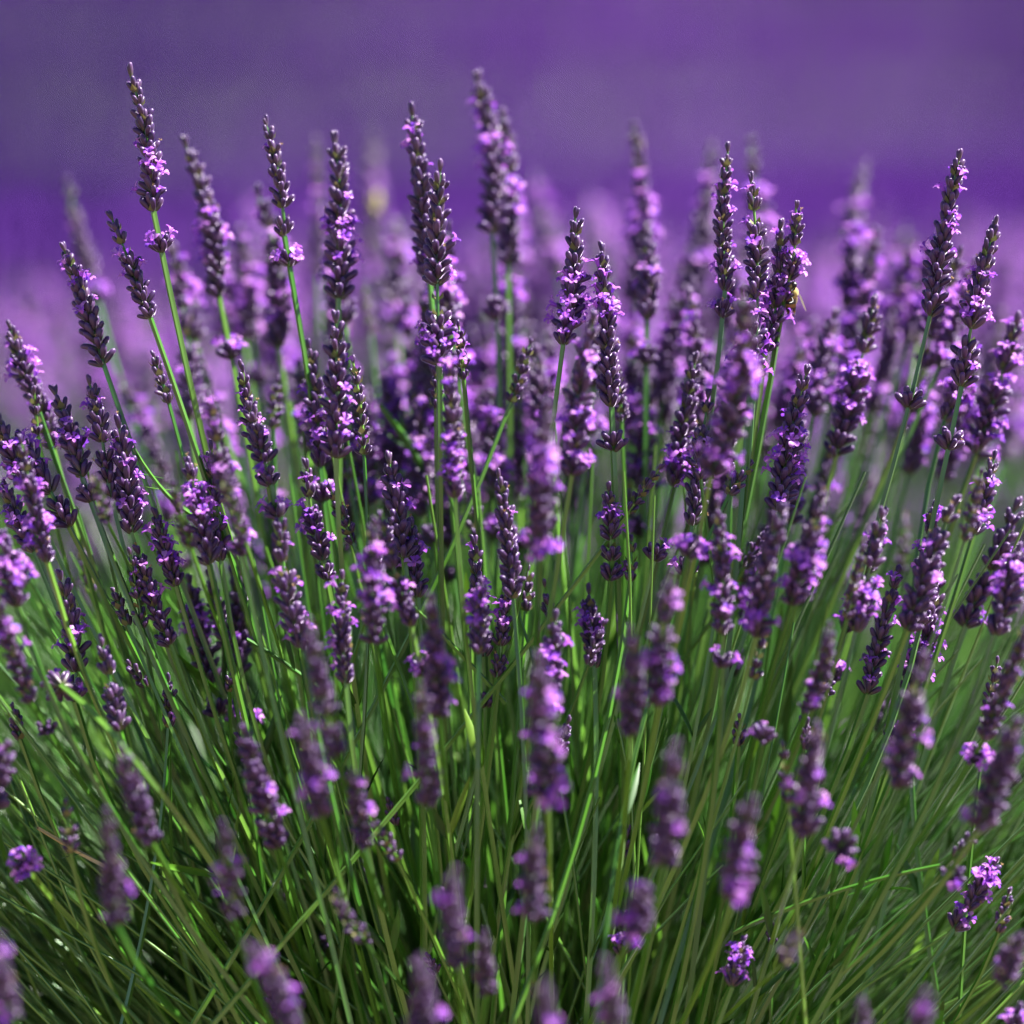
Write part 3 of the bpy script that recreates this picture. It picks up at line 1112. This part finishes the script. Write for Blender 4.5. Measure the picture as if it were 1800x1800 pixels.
M['bands'] = surface('bee bands', c_bands, .5, .4, sheen=.5)
M['fuzz'] = surface('bee fuzz', c_solid((.42, .32, .10)), .8, .2, sheen=.8)
M['pale_fuzz'] = surface('pale bee fuzz', c_solid((.55, .50, .18)), .8, .2, sheen=.8)
M['black'] = surface('bee black', c_solid((.015, .012, .01)), .35, .5)
M['wing'] = surface('bee wing', c_solid((.20, .15, .10)), .2, .6, .55)


def ovoid(a, b, c0, n=10, m=8, taper=0.0):
    V, F, A = [], [], []
    for i in range(m + 1):
        t = i / m; th = math.pi * t
        k = 1 - taper * t
        for j in range(n):
            p = 2 * math.pi * j / n
            V.append((b * k * max(.02, math.sin(th)) * math.cos(p), c0 * k * max(.02, math.sin(th)) * math.sin(p), a * -math.cos(th))); A.append(t)
    for i in range(m):
        for j in range(n):
            F.append((i * n + j, i * n + (j + 1) % n, (i + 1) * n + (j + 1) % n, (i + 1) * n + j))
    return np.array(V), F, A


def bee(loc, rot, s_, name, label, pale=False):
    t = bpy.data.objects.new(name, None)
    COL.objects.link(t)
    t.location = loc; t.rotation_euler = rot; t.scale = (s_, s_, s_)
    tag(t, label, 'bee', 'bees on the lavender')
    I = np.eye(3)

    def part(nm, geo, m, at_, rotm=I):
        V, F, A = geo
        return link(nm, make_mesh(nm, V, F, [m], A), t, mat4(rotm, at_))
    part('abdomen', ovoid(.0042, .0024, .0023, taper=.35), M['pale_fuzz' if pale else 'bands'], (0, 0, -.0048), basis(np.array((0, .25, -1.0))))
    part('thorax', ovoid(.0022, .0021, .0020), M['pale_fuzz' if pale else 'fuzz'], (0, 0, 0))
    hd = part('head', ovoid(.0012, .0016, .0013), M['black'], (0, -.0004, .0029))
    for sx_ in (-1, 1):
        V, F, A = ovoid(.0007, .0004, .0005, 6, 5)
        link('eye', make_mesh('eye', V, F, [M['black']], A), hd, mat4(I, (sx_ * .0014, .0001, 0)))
        V, F = tube([(sx_ * .0004, 0, .001), (sx_ * .0012, -.0006, .0024), (sx_ * .0018, -.0016, .0032)], [.00012, .0001, .00008], n=5, square=False)
        link('antenna', make_mesh('antenna', V, F, [M['black']]), hd)
        for (wl, ww, ang) in ((.0068, .34, 24), (.0048, .34, 12)):
            wv, wf = leaf_geo(wl, wl * ww, .04, .05, 6)
            w_ = link('wing', make_mesh('wing', wv, wf, [M['wing']]), t, mat4(basis(np.array((sx_ * math.sin(R(ang)), .35, -math.cos(R(ang))))), (sx_ * .0012, .0016, .0002)))
        for q in range(3):
            z0 = .0012 - q * .0012
            V, F = tube([(sx_ * .0014, -.0012, z0), (sx_ * .0032, -.0016, z0 + (.0008 - q * .0010)), (sx_ * .0036, -.0036, z0 - q * .0010)], [.0003, .00028, .00015], n=5, square=False)
            link('leg', make_mesh('leg', V, F, [M['black']]), t)
    return t


bee(px(1394, 515, depth(3) - .006), (R(-6), R(6), R(-62)), 1.25, 'honey_bee', 'striped honey bee clinging to the right side of a sharp spike')
bee(px(660, 368, depth(38)), (R(-20), R(170), R(190)), 1.0, 'bumblebee', 'blurred pale yellow bumblebee on a soft spike left of centre', pale=True)
